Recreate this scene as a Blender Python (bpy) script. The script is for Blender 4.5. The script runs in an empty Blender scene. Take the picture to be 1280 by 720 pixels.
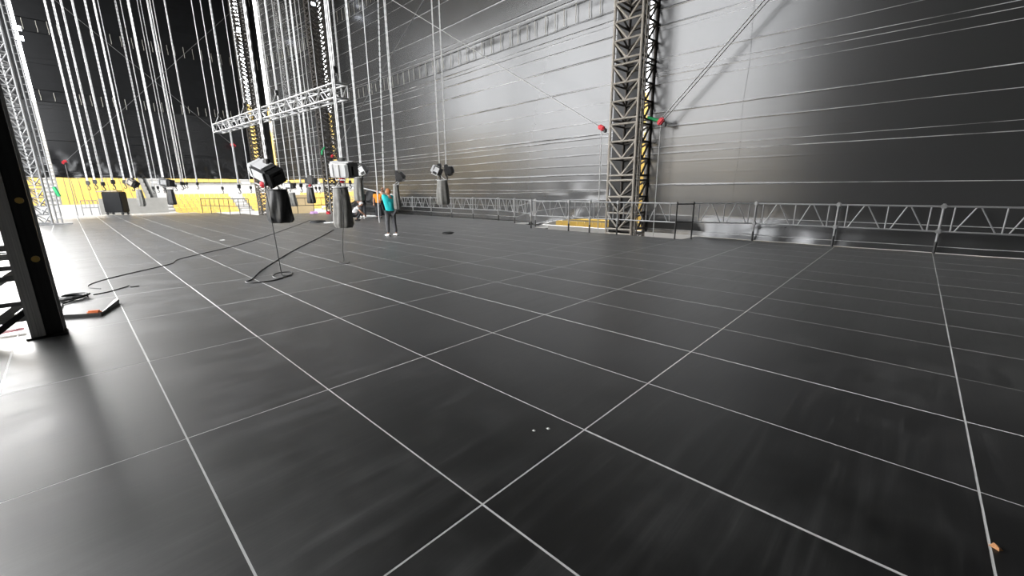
import bpy, bmesh, math, random
from mathutils import Vector, Matrix, noise
R = random.Random(11)
S = bpy.context.scene
COL = S.collection

# ------------------------------------------------------------------ camera
cam = bpy.data.cameras.new('camera'); camo = bpy.data.objects.new('camera', cam); COL.objects.link(camo)
cam.sensor_width = 36; cam.lens = 14.594; cam.clip_end = 600; cam.clip_start = 0.05
rt, up, fw = Vector((0.689306, -0.72442, -0.008493)), Vector((0.17428, 0.154431, 0.972511)), Vector((0.703195, 0.671838, -0.232703))
m = Matrix((rt, up, -fw)).transposed().to_4x4(); m.translation = (0.70284, -1.481885, 1.702912)
camo.matrix_world = m; S.camera = camo
# ------------------------------------------------------------------ sky and exposure
W = bpy.data.worlds.new('overcast_sky'); S.world = W; W.use_nodes = True
nt = W.node_tree; bg = nt.nodes['Background']
tc = nt.nodes.new('ShaderNodeTexCoord'); ns = nt.nodes.new('ShaderNodeTexNoise'); ns.inputs['Scale'].default_value = 1.6
ns.inputs['Detail'].default_value = 4
cr = nt.nodes.new('ShaderNodeValToRGB'); cr.color_ramp.elements[0].position = .3; cr.color_ramp.elements[1].position = .7
cr.color_ramp.elements[0].color = (.86, .89, .93, 1); cr.color_ramp.elements[1].color = (1, 1, 1, 1)
nt.links.new(tc.outputs['Generated'], ns.inputs['Vector']); nt.links.new(ns.outputs['Fac'], cr.inputs['Fac'])
nt.links.new(cr.outputs['Color'], bg.inputs['Color'])
bg.inputs['Strength'].default_value = 7.0
sun = bpy.data.lights.new('hazy_sun', 'SUN'); sun.energy = 3.4; sun.angle = math.radians(30); sun.color = (1, .985, .96)
suno = bpy.data.objects.new('hazy_sun', sun); COL.objects.link(suno)
suno.rotation_euler = Vector((-.25, .91, .31)).to_track_quat('Z', 'Y').to_euler()
S.view_settings.view_transform = 'Standard'; S.view_settings.look = 'None'
S.view_settings.exposure = 0.18; S.view_settings.gamma = 1.0; S.view_settings.use_curve_mapping = False

# ------------------------------------------------------------------ materials
def mat(name, col, rough=.5, metal=0., spec=.5, var=0., scale=6., rvar=0., bump=0., bscale=40., stretch=(1, 1, 1), coat=0., emit=None, ior=1.5, sheen=0.):
    mt = bpy.data.materials.new(name); mt.use_nodes = True
    n = mt.node_tree.nodes; l = mt.node_tree.links; b = n['Principled BSDF']
    b.inputs['Base Color'].default_value = (*col, 1); b.inputs['Roughness'].default_value = rough
    b.inputs['Metallic'].default_value = metal; b.inputs['Specular IOR Level'].default_value = spec
    b.inputs['Coat Weight'].default_value = coat; b.inputs['Coat Roughness'].default_value = .12; b.inputs['IOR'].default_value = ior; b.inputs['Sheen Weight'].default_value = sheen; b.inputs['Sheen Roughness'].default_value = .35
    if emit: b.inputs['Emission Color'].default_value = (*emit[0], 1); b.inputs['Emission Strength'].default_value = emit[1]
    if var or rvar or bump:
        t = n.new('ShaderNodeTexCoord'); mp = n.new('ShaderNodeMapping'); mp.inputs['Scale'].default_value = stretch
        oi = n.new('ShaderNodeObjectInfo'); ad = n.new('ShaderNodeVectorMath'); ad.operation = 'MULTIPLY_ADD'
        ad.inputs[1].default_value = (37, 37, 37)
        l.new(oi.outputs['Random'], ad.inputs[0]); l.new(t.outputs['Object'], ad.inputs[2]); l.new(ad.outputs[0], mp.inputs['Vector'])
        nz = n.new('ShaderNodeTexNoise'); nz.inputs['Scale'].default_value = scale; nz.inputs['Detail'].default_value = 6; nz.inputs['Roughness'].default_value = .6
        l.new(mp.outputs[0], nz.inputs['Vector'])
        if var:
            mx = n.new('ShaderNodeMapRange'); mx.inputs['From Min'].default_value = .3; mx.inputs['From Max'].default_value = .7
            mx.inputs['To Min'].default_value = 1 - var; mx.inputs['To Max'].default_value = 1 + var
            l.new(nz.outputs['Fac'], mx.inputs['Value'])
            vm = n.new('ShaderNodeVectorMath'); vm.operation = 'SCALE'; vm.inputs[0].default_value = col
            l.new(mx.outputs[0], vm.inputs['Scale']); l.new(vm.outputs[0], b.inputs['Base Color'])
        if rvar:
            mr = n.new('ShaderNodeMapRange'); mr.inputs['From Min'].default_value = .3; mr.inputs['From Max'].default_value = .7
            mr.inputs['To Min'].default_value = rough - rvar; mr.inputs['To Max'].default_value = rough + rvar
            l.new(nz.outputs['Fac'], mr.inputs['Value']); l.new(mr.outputs[0], b.inputs['Roughness'])
        if bump:
            nb = n.new('ShaderNodeTexNoise'); nb.inputs['Scale'].default_value = bscale; nb.inputs['Detail'].default_value = 5
            l.new(mp.outputs[0], nb.inputs['Vector'])
            bp = n.new('ShaderNodeBump'); bp.inputs['Strength'].default_value = bump; bp.inputs['Distance'].default_value = .02
            l.new(nb.outputs['Fac'], bp.inputs['Height']); l.new(bp.outputs[0], b.inputs['Normal'])
    return mt
M = dict(
    panel=None,
    strip=mat('aluminium_deck_edge', (.74, .74, .73), .5, var=.15, scale=3),
    tarp=mat('black_plastic_tarpaulin', (.036, .036, .036), .25, spec=1., coat=.15),
    tarp_matt=mat('black_cloth_tarpaulin', (.006, .0063, .007), .40, spec=.3, var=.3, scale=1.5, bump=.2, bscale=3),
    tarp_black=mat('glossy_black_tarpaulin', (.006, .0063, .007), .27, spec=.7),
    pale_fold=mat('pale_fold_line', (.34, .34, .335), .4, var=.9, scale=.8, spec=.6),
    band=mat('laced_flap', (.05, .048, .042), .35, spec=.8, var=.3, scale=2, bump=.2, bscale=5),
    cord=mat('pale_lacing_cord', (.5, .49, .43), .7),
    steelgrey=mat('pale_grey_steel', (.72, .71, .68), .5, .1, var=.3, scale=8),
    midsteel=mat('grey_truss_steel', (.19, .19, .185), .45, .3, var=.2, scale=5),
    galv=mat('galvanised_steel', (.28, .28, .28), .42, .35, var=.15, scale=5),
    alu=mat('aluminium_truss', (.40, .40, .40), .38, .45, var=.1, scale=6),
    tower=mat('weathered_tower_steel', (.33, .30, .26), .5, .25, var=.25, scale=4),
    towerdark_shaded=mat('dark_and_shaded_tower_steel', (.07, .062, .055), .5, .2, var=.3, scale=4),  # far towers, and the shade painted on the near tower's side and inner faces
    black=mat('black_painted_steel', (.022, .022, .022), .42, .1, var=.3, scale=6, bump=.08, bscale=30),
    grey=mat('worn_grey_steel', (.24, .24, .24), .5, .15, var=.35, scale=8, bump=.1, bscale=30),
    brass=mat('yellow_zinc_coupler', (.65, .45, .13), .35, .6),
    chain=mat('bright_hoist_chain', (.62, .62, .62), .40, .15),
    bag=mat('black_vinyl_bag', (.03, .03, .03), .35, var=.3, scale=8, bump=.2, bscale=14),
    greybag=mat('grey_canvas_bag', (.19, .185, .17), .6, var=.25, scale=8, bump=.2, bscale=14),
    motor=mat('black_hoist_housing', (.025, .025, .026), .35, bump=.05),
    silver=mat('silver_hoist_plate', (.74, .74, .74), .4, .2),
    red=mat('red_webbing', (.70, .03, .045), .6), green=mat('green_round_sling', (.02, .42, .14), .6),
    orange=mat('orange_rag', (.75, .20, .06), .8), darkred=mat('dark_red_rag', (.16, .02, .03), .8),
    cable=mat('black_rubber_cable', (.018, .018, .018), .5),
    strap=mat('pale_grey_strap', (.5, .5, .49), .6), wire=mat('dull_grey_wire', (.22, .22, .22), .5),
    yellow=mat('yellow_seat_plastic', (.50, .35, .085), .6, var=.12, scale=2),
    concrete=mat('pale_concrete', (.24, .235, .22), .85, var=.12, scale=.8),
    white=mat('white_painted_wall', (.42, .41, .40), .7, var=.06, scale=.5),
    ground=mat('pale_field_covering', (.22, .21, .19), .85, var=.15, scale=.3),
    tan=mat('tan_covered_barrier', (.26, .20, .11), .8, var=.1, scale=.7),
    shirt=mat('turquoise_shirt', (.02, .55, .56), .8), oshirt=mat('orange_shirt', (.85, .30, .02), .8),
    wshirt=mat('white_shirt', (.75, .74, .73), .8), bshirt=mat('black_shirt', (.02, .02, .022), .8),
    trousers=mat('dark_grey_trousers', (.035, .036, .04), .8), gtrousers=mat('grey_trousers', (.10, .10, .105), .8),
    shoe=mat('white_trainers', (.75, .74, .72), .6), bshoe=mat('dark_shoes', (.03, .03, .03), .6),
    skin=mat('skin', (.50, .29, .20), .55), hair=mat('reddish_brown_hair', (.42, .15, .05), .6), bhair=mat('black_hair', (.015, .012, .01), .6),
    lamp=mat('lit_lamp_glass', (.9, .9, 1), .3, emit=((.85, .9, 1), 14)),
    paper=mat('white_scrap', (.8, .8, .78), .8), purple=mat('lilac_cloth', (.55, .33, .60), .8), leaf=mat('dry_leaf', (.55, .27, .12), .8),
)

def panel_material():
    """black phenolic plywood: dusty smudges, swept streaks and a fine grain, different on every panel"""
    mt = mat('black_phenolic_plywood', (.011, .011, .011), .38, ior=1.8, sheen=.085); n = mt.node_tree.nodes; l = mt.node_tree.links; b = n['Principled BSDF']
    t = n.new('ShaderNodeTexCoord'); oi = n.new('ShaderNodeObjectInfo'); ad = n.new('ShaderNodeVectorMath'); ad.operation = 'MULTIPLY_ADD'; ad.inputs[1].default_value = (53, 31, 17)
    geo = n.new('ShaderNodeNewGeometry')
    l.new(oi.outputs['Random'], ad.inputs[0]); l.new(geo.outputs['Position'], ad.inputs[2])
    def nse(scale, stretch, rz, det=7, ro=.62):
        mp = n.new('ShaderNodeMapping'); mp.inputs['Scale'].default_value = stretch; mp.inputs['Rotation'].default_value = (0, 0, rz)
        q = n.new('ShaderNodeTexNoise'); q.inputs['Scale'].default_value = scale; q.inputs['Detail'].default_value = det; q.inputs['Roughness'].default_value = ro
        l.new(ad.outputs[0], mp.inputs['Vector']); l.new(mp.outputs[0], q.inputs['Vector']); return q
    def rng(q, a, b_, c, d):
        m_ = n.new('ShaderNodeMapRange'); m_.interpolation_type = 'SMOOTHSTEP'
        for k, v in zip(('From Min', 'From Max', 'To Min', 'To Max'), (a, b_, c, d)): m_.inputs[k].default_value = v
        l.new(q.outputs['Fac'] if 'Fac' in q.outputs else q.outputs[0], m_.inputs['Value']); return m_
    def math_(op, a, b_):
        m_ = n.new('ShaderNodeMath'); m_.operation = op
        for i, v in enumerate((a, b_)):
            if isinstance(v, (int, float)): m_.inputs[i].default_value = v
            else: l.new(v.outputs[0], m_.inputs[i])
        return m_
    smudge = rng(nse(1.5, (1, 1, 1), .3), .42, .72, 0, 1); streak = rng(nse(2.2, (.5, 5.5, 1), .5), .45, .75, 0, 1)
    grain = rng(nse(9, (.25, 14, 1), 0, 3), .3, .7, .8, 1.2)
    dust = math_('ADD', math_('MULTIPLY', smudge, .020), math_('MULTIPLY', streak, .020))
    tot = math_('MULTIPLY', math_('ADD', dust, .005), grain)
    cb = n.new('ShaderNodeCombineColor')
    for k in range(3): l.new(tot.outputs[0], cb.inputs[k])
    l.new(cb.outputs[0], b.inputs['Base Color'])
    r1 = math_('ADD', math_('MULTIPLY', streak, .07), math_('MULTIPLY', smudge, .06)); l.new(math_('ADD', r1, .39).outputs[0], b.inputs['Roughness'])
    bp = n.new('ShaderNodeBump'); bp.inputs['Strength'].default_value = .03; bp.inputs['Distance'].default_value = .01
    l.new(grain.outputs[0], bp.inputs['Height']); l.new(bp.outputs[0], b.inputs['Normal'])
    return mt
M['panel'] = panel_material()

# ------------------------------------------------------------------ mesh helpers
class MB:
    def __init__(s): s.v = []; s.f = []
    def add(s, vs, fs):
        o = len(s.v); s.v += [tuple(v) for v in vs]; s.f += [tuple(i + o for i in f) for f in fs]; return s
    def box(s, c, d, rot=None):
        hx, hy, hz = d[0] / 2, d[1] / 2, d[2] / 2; c = Vector(c)
        vs = [Vector((x, y, z)) for x in (-hx, hx) for y in (-hy, hy) for z in (-hz, hz)]
        if rot: vs = [rot @ v for v in vs]
        return s.add([v + c for v in vs], [(0, 1, 3, 2), (4, 6, 7, 5), (0, 4, 5, 1), (2, 3, 7, 6), (0, 2, 6, 4), (1, 5, 7, 3)])
    def cbox(s, c, d, b=.02, rot=None):            # chamfered box
        bm = bmesh.new(); bmesh.ops.create_cube(bm, size=1)
        for v in bm.verts: v.co = Vector((v.co.x * d[0], v.co.y * d[1], v.co.z * d[2]))
        bmesh.ops.bevel(bm, geom=bm.edges[:], offset=b, segments=2, affect='EDGES')
        bm.verts.index_update(); c = Vector(c)
        vs = [(rot @ v.co if rot else v.co) + c for v in bm.verts]; fs = [[v.index for v in f.verts] for f in bm.faces]; bm.free()
        return s.add(vs, fs)
    def tube(s, pts, r, n=8, cap=True):
        pts = [Vector(p) for p in pts]; k = len(pts); rs = r if isinstance(r, (list, tuple)) else [r] * k
        vs = []; prev = None
        for i, p in enumerate(pts):
            d = (pts[min(i + 1, k - 1)] - pts[max(i - 1, 0)])
            d = d.normalized() if d.length > 1e-9 else Vector((0, 0, 1))
            if prev is None: a = d.orthogonal().normalized()
            else:
                a = prev - d * prev.dot(d); a = a.normalized() if a.length > 1e-6 else d.orthogonal().normalized()
            prev = a; b = d.cross(a)
            for j in range(n):
                t = 2 * math.pi * j / n; vs.append(p + (a * math.cos(t) + b * math.sin(t)) * rs[i])
        fs = [(i * n + j, i * n + (j + 1) % n, (i + 1) * n + (j + 1) % n, (i + 1) * n + j) for i in range(k - 1) for j in range(n)]
        if cap: fs += [tuple(reversed(range(n))), tuple((k - 1) * n + j for j in range(n))]
        return s.add(vs, fs)
    def bar(s, p, q, w, h=None):
        p, q = Vector(p), Vector(q); h = h or w; d = q - p
        rot = d.to_track_quat('Z', 'Y').to_matrix(); return s.box((p + q) / 2, (w, h, d.length), rot)
    def grid(s, rows):
        n = len(rows[0]); vs = [v for r in rows for v in r]
        return s.add(vs, [(i * n + j, i * n + j + 1, (i + 1) * n + j + 1, (i + 1) * n + j) for i in range(len(rows) - 1) for j in range(n - 1)])
    def ball(s, c, r, n=12, k=8, fn=None):
        c = Vector(c); r = r if isinstance(r, (tuple, list)) else (r, r, r); vs = []
        for i in range(k + 1):
            a = math.pi * i / k
            for j in range(n):
                b = 2 * math.pi * j / n; v = Vector((math.sin(a) * math.cos(b), math.sin(a) * math.sin(b), math.cos(a)))
                if fn: v = fn(v)
                vs.append(c + Vector((v.x * r[0], v.y * r[1], v.z * r[2])))
        return s.add(vs, [(i * n + j, (i + 1) * n + j, (i + 1) * n + (j + 1) % n, i * n + (j + 1) % n) for i in range(k) for j in range(n)])
    def mesh(s, name, smooth=False):
        me = bpy.data.meshes.new(name); me.from_pydata(s.v, [], s.f)
        if smooth: me.polygons.foreach_set('use_smooth', [True] * len(me.polygons))
        me.update(); return me
    def build(s, name, material, parent=None, smooth=False, loc=None):
        return link(name, s.mesh(name, smooth), M[material] if isinstance(material, str) else material, parent, loc)
def link(name, me, material=None, parent=None, loc=None):
    if material and not me.materials: me.materials.append(material)
    o = bpy.data.objects.new(name, me); COL.objects.link(o)
    if parent: o.parent = parent
    if loc is not None: o.location = loc
    return o
def tag(o, label=None, cat=None, group=None, kind=None):
    for k, v in (('label', label), ('category', cat), ('group', group), ('kind', kind)):
        if v: o[k] = v
    return o
def thing(name, label, cat, loc=(0, 0, 0), rz=0, group=None):
    o = bpy.data.objects.new(name, None); COL.objects.link(o); o.location = loc; o.rotation_euler = (0, 0, rz)
    o.empty_display_size = .2
    return tag(o, label, cat, group)
# shared unit pieces: a box and a round bar one metre long along Z
_unit = {}
def unit(kind, matname):
    k = (kind, matname)
    if k not in _unit:
        b = MB()
        if kind == 'box': b.box((0, 0, 0), (1, 1, 1))
        else: b.tube([(0, 0, -.5), (0, 0, .5)], .5, 8)
        me = b.mesh(kind + '_bar', kind == 'round' and False); me.materials.append(M[matname]); _unit[k] = me
    return _unit[k]
def piece(name, p, q, w, matname, parent, kind='round', h=None):
    p, q = Vector(p), Vector(q); d = q - p
    o = bpy.data.objects.new(name, unit(kind, matname)); COL.objects.link(o); o.parent = parent
    o.location = (p + q) / 2; o.rotation_mode = 'QUATERNION'; o.rotation_quaternion = d.to_track_quat('Z', 'Y')
    o.scale = (w, h or w, d.length); return o

def lerp(tab, x):
    if x <= tab[0][0]: return tab[0][1]
    for (a, u), (b, v) in zip(tab, tab[1:]):
        if x <= b: return u + (v - u) * (x - a) / (b - a)
    return tab[-1][1]
def nz(x, y, z=0.): return noise.noise(Vector((x, y, z)))

# ================================================================== STRUCTURE
ROOF = 20.6; GR = -1.9
# --- stage deck: pale edge strips with black plywood panels set in them
def deck_right(y): return 15.85 if y < 4.0 else (14.75 if y < 10.7 else (15.9 if y < 12.9 else 17.05))
def deck_back(x): return 44 if x < 7 else (42 if x < 8 else (40 if x < 9 else (36 if x < 10 else 32.6)))
fl = MB()
def slab(x0, x1, y0, y1): fl.box(((x0 + x1) / 2, (y0 + y1) / 2, -.0404), (x1 - x0, y1 - y0, .08))
slab(-4, 7, -12, 44); slab(7, 8, -12, 42); slab(8, 9, -12, 40); slab(9, 10, -12, 36); slab(10, 14.75, -12, 32.6)
slab(14.75, 15.85, -12, 4.0); slab(14.75, 15.9, 10.7, 12.9); slab(14.75, 17.05, 12.9, 32.6)
floor = fl.build('floor', 'strip'); tag(floor, kind='structure')
cells = []
for ix in range(-4, 17):
    for iy in range(-2, 22):
        x0, x1, y0, y1 = ix, ix + 1, 2 * iy, 2 * iy + 2
        yc = (y0 + y1) / 2
        if y1 > deck_back(ix + .5) + .01:
            y1 = deck_back(ix + .5)
            if y1 - y0 < .3: continue
        lim = min(deck_right(y0 + .05), deck_right(y1 - .05))
        if 3.9 < y0 + .1 < 4.1: lim = 14.75
        if ix == 15 and 10 <= y0 < 12: y0 = 10.75; lim = 15.9
        if ix == 14 and 10 <= y0 < 12: lim = 15
        if ix == 16 and y0 == 12: y0 = 12.95; lim = 17.05
        if ix == 15 and y0 == 12: lim = 16
        x1 = min(x1, lim)
        if x1 - x0 < .3: continue
        gx0 = .007 if ix > 0 else .008; gx1 = .007
        gx0 *= R.choice((.6, 1, 1, 1.3, .8)); gx1 *= R.choice((.6, 1, 1, 1.3, .8))
        if x0 > 3 and R.random() < .25: gx1 *= .25
        if ix in (5,) : gx1 *= .35
        gy0 = .006 if y0 in (0, -2) else .0055; gy1 = .006 if y1 in (0, -2) else .0055
        dx, dy = (x0 + x1) / 2 - .7, yc + 1.48
        dep = dx * .7232 + dy * .6909
        if dep < -3: continue
        vis = dep > .4 and abs(dx * .691 - dy * .723) < 1.45 * dep + 1.5
        cells.append((0 if vis else 1, dx * dx + dy * dy, x0 + gx0, x1 - gx1, y0 + gy0, y1 - gy1))
cells.sort()
pm = MB().cbox((0, 0, 0), (1, 1, 1), .0)
bm = bmesh.new(); bmesh.ops.create_cube(bm, size=1); pme = bpy.data.meshes.new('floor_panel'); bm.to_mesh(pme); bm.free(); pme.materials.append(M['panel'])
rest = MB()
for i, (_, d2, x0, x1, y0, y1) in enumerate(cells):
    zt = R.uniform(0, .0006)
    if i < 292:
        o = link('floor_panel', pme, None, floor); o.scale = (x1 - x0, y1 - y0, .03)
        o.location = ((x0 + x1) / 2, (y0 + y1) / 2, -.015 + zt)
    else: rest.box(((x0 + x1) / 2, (y0 + y1) / 2, -.015 + zt), (x1 - x0, y1 - y0, .03))
o = rest.build('distant_floor_panels', 'panel', floor); o['kind'] = 'stuff'
# skirt under the deck edge
sk = MB()
for (x0, y0, x1, y1) in ((14.72, 4.0, 14.72, 10.7), (15.88, 10.7, 15.88, 12.9), (17.0, 12.9, 17.0, 32.6), (10, 32.6, 17, 32.6), (10, 32.6, 10, 36), (9, 36, 10, 36), (9, 36, 9, 40), (8, 40, 9, 40), (8, 40, 8, 42), (7, 42, 8, 42), (7, 42, 7, 44), (-4, 44, 7, 44), (-4, -12, -4, 44)):
    sk.box(((x0 + x1) / 2, (y0 + y1) / 2, (GR - .081) / 2), (max(.03, abs(x1 - x0)), max(.03, abs(y1 - y0)), -GR - .085))
o = sk.build('trim_1', 'black'); tag(o, kind='structure')
g = MB().box((0, 0, GR - .1), (420, 420, .2)).build('ground', 'ground'); tag(g, kind='structure')

# --- tarpaulin walls
def wall_x(y):
    if y < 6.31: return 16.08
    d = max(0., y - 18); return 17.0 + .044 * (y - 6.4) - .0025 * d * d
def crease_rows(z0, z1, seed, gap=.36):
    r = random.Random(seed); zs = []; z = z0 + .15
    while z < z1 - .12:
        zs.append((z, r.uniform(.3, 1.0) * (1 if r.random() < .75 else .2), r.uniform(-.012, .012), r.uniform(0, 9)))
        z += max(.15, gap * r.choice((.45, .7, 1, 1.2, 1.7, 2.2)))
    return zs
def tarp_sheet(name, parent, P, s0, s1, z0f, z1, seed, amp=.009, gap=.36, bulge=.012, crumple=0., crz=2.5, step=.42, matname='tarp', dz=.55, cfn=None):
    """P(s, z, d) gives the point at s along the wall, height z, d metres proud of it"""
    n = max(2, int((s1 - s0) / step)); ss = [s0 + (s1 - s0) * i / n for i in range(n + 1)]
    lev = [(0., 0., 0, 0, 0)]
    zb = min(z0f(s) for s in ss)
    last = zb
    for (z, a, sl, ph) in crease_rows(zb, z1, seed, gap):
        while z - last > dz: last += dz * .8; lev.append((last, 0, 0, 0, 1))
        lev += [(z - .055, 0, sl, ph, 1), (z - .022, 0, sl, ph, 1), (z - .008 * a - .003, a, sl, ph, 1), (z + .008 * a + .003, a, sl, ph, 1), (z + .022, 0, sl, ph, 1), (z + .055, 0, sl, ph, 1)]; last = z + .06
    while z1 - last > dz: last += dz * .8; lev.append((last, 0, 0, 0, 1))
    lev.append((z1, 0, 0, 0, 2))
    rows = []
    sc = (ss[0] + ss[-1]) / 2; L = ss[-1] - ss[0]
    for (z, a, sl, ph, kd) in lev:
        row = []
        for s in ss:
            zb_ = z0f(s)
            if kd == 0: zz = zb_
            elif kd == 2: zz = z1
            else:
                t = (z - zb) / (z1 - zb); zc = max(zb + 2.4, zb_ + 1.0)
                zz = (zb_ + (zc - zb_) * (z - zb) / (zc - zb) if z < zc else z) + (sl * (s - sc) * .35 + .03 * nz(s * .25, ph)) * min(1, 4 * t, 4 * (1 - t)) * .6
            mod = max(0., min(1., .55 + 1.1 * nz(s * .22, ph * 3.1, seed)))
            d = a * amp * mod + bulge * nz(s * .13, zz * .22, seed + .5) + bulge * .25 * nz(s * .5, zz * .9, seed + 2.5)
            if crumple:
                k = max(0., 1 - (zz - zb_) / crz) * (cfn(s) if cfn else 1)
                d += crumple * k * (nz(s * 1.6 + zz * .7, zz * .8, seed + 7) + .6 * nz(s * 3.5 - zz * 1.5, zz * 1.9, seed + 8))
            row.append(P(s, zz, d))
        rows.append(row)
    o = MB().grid(rows).build(name, matname, parent, True)
    if matname == 'tarp':                             # the fold lines are paler than the sheet
        o.data.materials.append(M['pale_fold']); nc = len(ss) - 1
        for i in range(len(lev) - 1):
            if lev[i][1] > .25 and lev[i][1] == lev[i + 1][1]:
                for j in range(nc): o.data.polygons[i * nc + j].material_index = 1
    return o
tie = MB().tube([(0, 0, -.5), (.012, .008, -.2), (-.008, 0, .15), (0, 0, .5)], .016, 5).mesh('lacing_cord'); tie.materials.append(M['cord'])
def lacing(parent, P, s0, s1, za, zb, seed, step=.62, dark=False):
    r = random.Random(seed)
    n = max(2, int((s1 - s0) / .3)); ss = [s0 + (s1 - s0) * i / n for i in range(n + 1)]
    rows = [[P(s, za + (zb - za) * t + .05 * nz(s * .5, t * 3, seed), -.01 + .025 * nz(s * 1.3, t * 3, seed) + .012 * nz(s * 3, t * 6, seed)) for s in ss] for t in (-.14, 0, .2, .4, .6, .8, 1, 1.14)]
    MB().grid(rows).build('laced_flap', 'tarp_matt' if dark else 'tarp', parent, True)
    for zz in (za, zb):
        MB().tube([P(s, zz + .04 * nz(s * .5, zz, seed), .05) for s in ss], .014, 5).build('edge_rope', 'wire' if not dark else 'tarp_matt', parent)
    s = s0 + .3
    while s < s1 - .1:
        o = link('lacing_cord', tie, None, parent); o.location = P(s, (za + zb) / 2 + r.uniform(-.05, .05), .075); o.scale = (1, 1, (zb - za) * r.uniform(.75, 1.0))
        s += step * r.uniform(.8, 1.25)
def PR(s, z, d): return Vector((wall_x(s) - d, s, z))
def wall_empty(name, loc):
    o = bpy.data.objects.new(name, None); COL.objects.link(o); o.location = (0, 0, 0); return tag(o, kind='structure')
wr = wall_empty('wall_right', None)
zf_front = lambda s: 0.012
zf_main = lambda s: lerp([(6.4, .48), (9, .36), (11, .2), (13, -.3), (14, -.8), (29, -.8), (31.5, 1.2), (32.5, 2.7), (36, 2.8)], s)
def PR_front(s, z, d):                               # the near sheet reaches in over the deck at its foot
    k = max(0., 1 - z / .9); base = wall_x(s)
    foot = lerp([(-12, .22), (3.5, .22), (4.2, .0), (6, .0)], s) * k * k
    if s > 3.9 and z < .2: foot -= .05
    return Vector((base - foot - d, s, z))
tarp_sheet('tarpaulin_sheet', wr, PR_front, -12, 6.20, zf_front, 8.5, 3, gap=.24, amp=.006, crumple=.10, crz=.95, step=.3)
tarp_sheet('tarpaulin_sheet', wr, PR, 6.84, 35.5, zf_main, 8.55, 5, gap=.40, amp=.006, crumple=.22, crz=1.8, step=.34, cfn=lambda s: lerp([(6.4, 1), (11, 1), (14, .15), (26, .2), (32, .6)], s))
lacing(wr, PR, -12, 6.20, 8.5, 9.3, 1); lacing(wr, PR, 6.84, 35.5, 8.55, 9.35, 2)
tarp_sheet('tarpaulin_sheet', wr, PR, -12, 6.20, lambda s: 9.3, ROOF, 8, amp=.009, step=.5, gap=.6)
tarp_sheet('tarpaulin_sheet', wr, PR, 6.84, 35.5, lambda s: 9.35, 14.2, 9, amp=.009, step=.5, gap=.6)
lacing(wr, PR, 6.84, 35.5, 14.2, 15.1, 4)
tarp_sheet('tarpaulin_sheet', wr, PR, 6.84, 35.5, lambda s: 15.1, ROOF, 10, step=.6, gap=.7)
# far sheet of the right wall beyond the second slit
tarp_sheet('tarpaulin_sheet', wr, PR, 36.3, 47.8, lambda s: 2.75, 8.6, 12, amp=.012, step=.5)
lacing(wr, PR, 36.3, 47.8, 8.6, 9.4, 6)
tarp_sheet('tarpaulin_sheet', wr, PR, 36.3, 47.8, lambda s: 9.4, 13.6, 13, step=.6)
lacing(wr, PR, 36.3, 47.8, 13.6, 14.5, 7)
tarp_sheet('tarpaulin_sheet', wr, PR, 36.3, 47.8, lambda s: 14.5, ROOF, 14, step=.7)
for y0 in (2.95,):
    MB().tube([PR_front(y0 + .03 * math.sin(k), .95 + k * .42, .006) for k in range(19)], .012, 4).build('sheet_seam', 'tarp', wr)
# --- far side wall
wb = wall_empty('wall_back', None)
def PB(s, z, d): return Vector((s, 47.9 - d, z))
for (x0, x1, k) in ((-1.6, .2, 0), (.42, 14.45, 1), (15.05, 16.45, 2)):
    tarp_sheet('tarpaulin_sheet', wb, PB, x0, x1, lambda s: 2.85 + .05 * nz(s, 0), 8.5, 21 + k, amp=.008, crumple=.17, crz=2.2, step=.18, matname='tarp_black', dz=.24)
    for (za, zb, sd) in ((8.5, 9.3, 22), (13.3, 14.2, 24), (18.9, 19.7, 26)): lacing(wb, PB, x0, x1, za, zb, sd + k * 5, .6, True)
    for (za, zb, sd) in ((9.3, 13.3, 23), (14.2, 18.9, 25), (19.7, ROOF, 27)):
        tarp_sheet('tarpaulin_sheet', wb, PB, x0, x1, lambda s: za, zb, sd + k * 5, amp=.008, step=.6, matname='tarp_matt')
# --- walls and roof round the camera
w = MB().box((6.2, -12.1, ROOF / 2 - .9), (20.5, .12, ROOF + 1.8)).build('wall_front', 'tarp_matt'); tag(w, kind='structure')
w = MB().box((-4.12, -3.2, ROOF / 2 - .9), (.12, 17.8, ROOF + 1.8)).build('wall_left', 'tarp_matt'); tag(w, kind='structure')
c = MB().box((6.8, 18, ROOF + .15), (22.1, 61, .3)).build('ceiling', 'tarp_matt'); tag(c, kind='structure')

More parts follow.
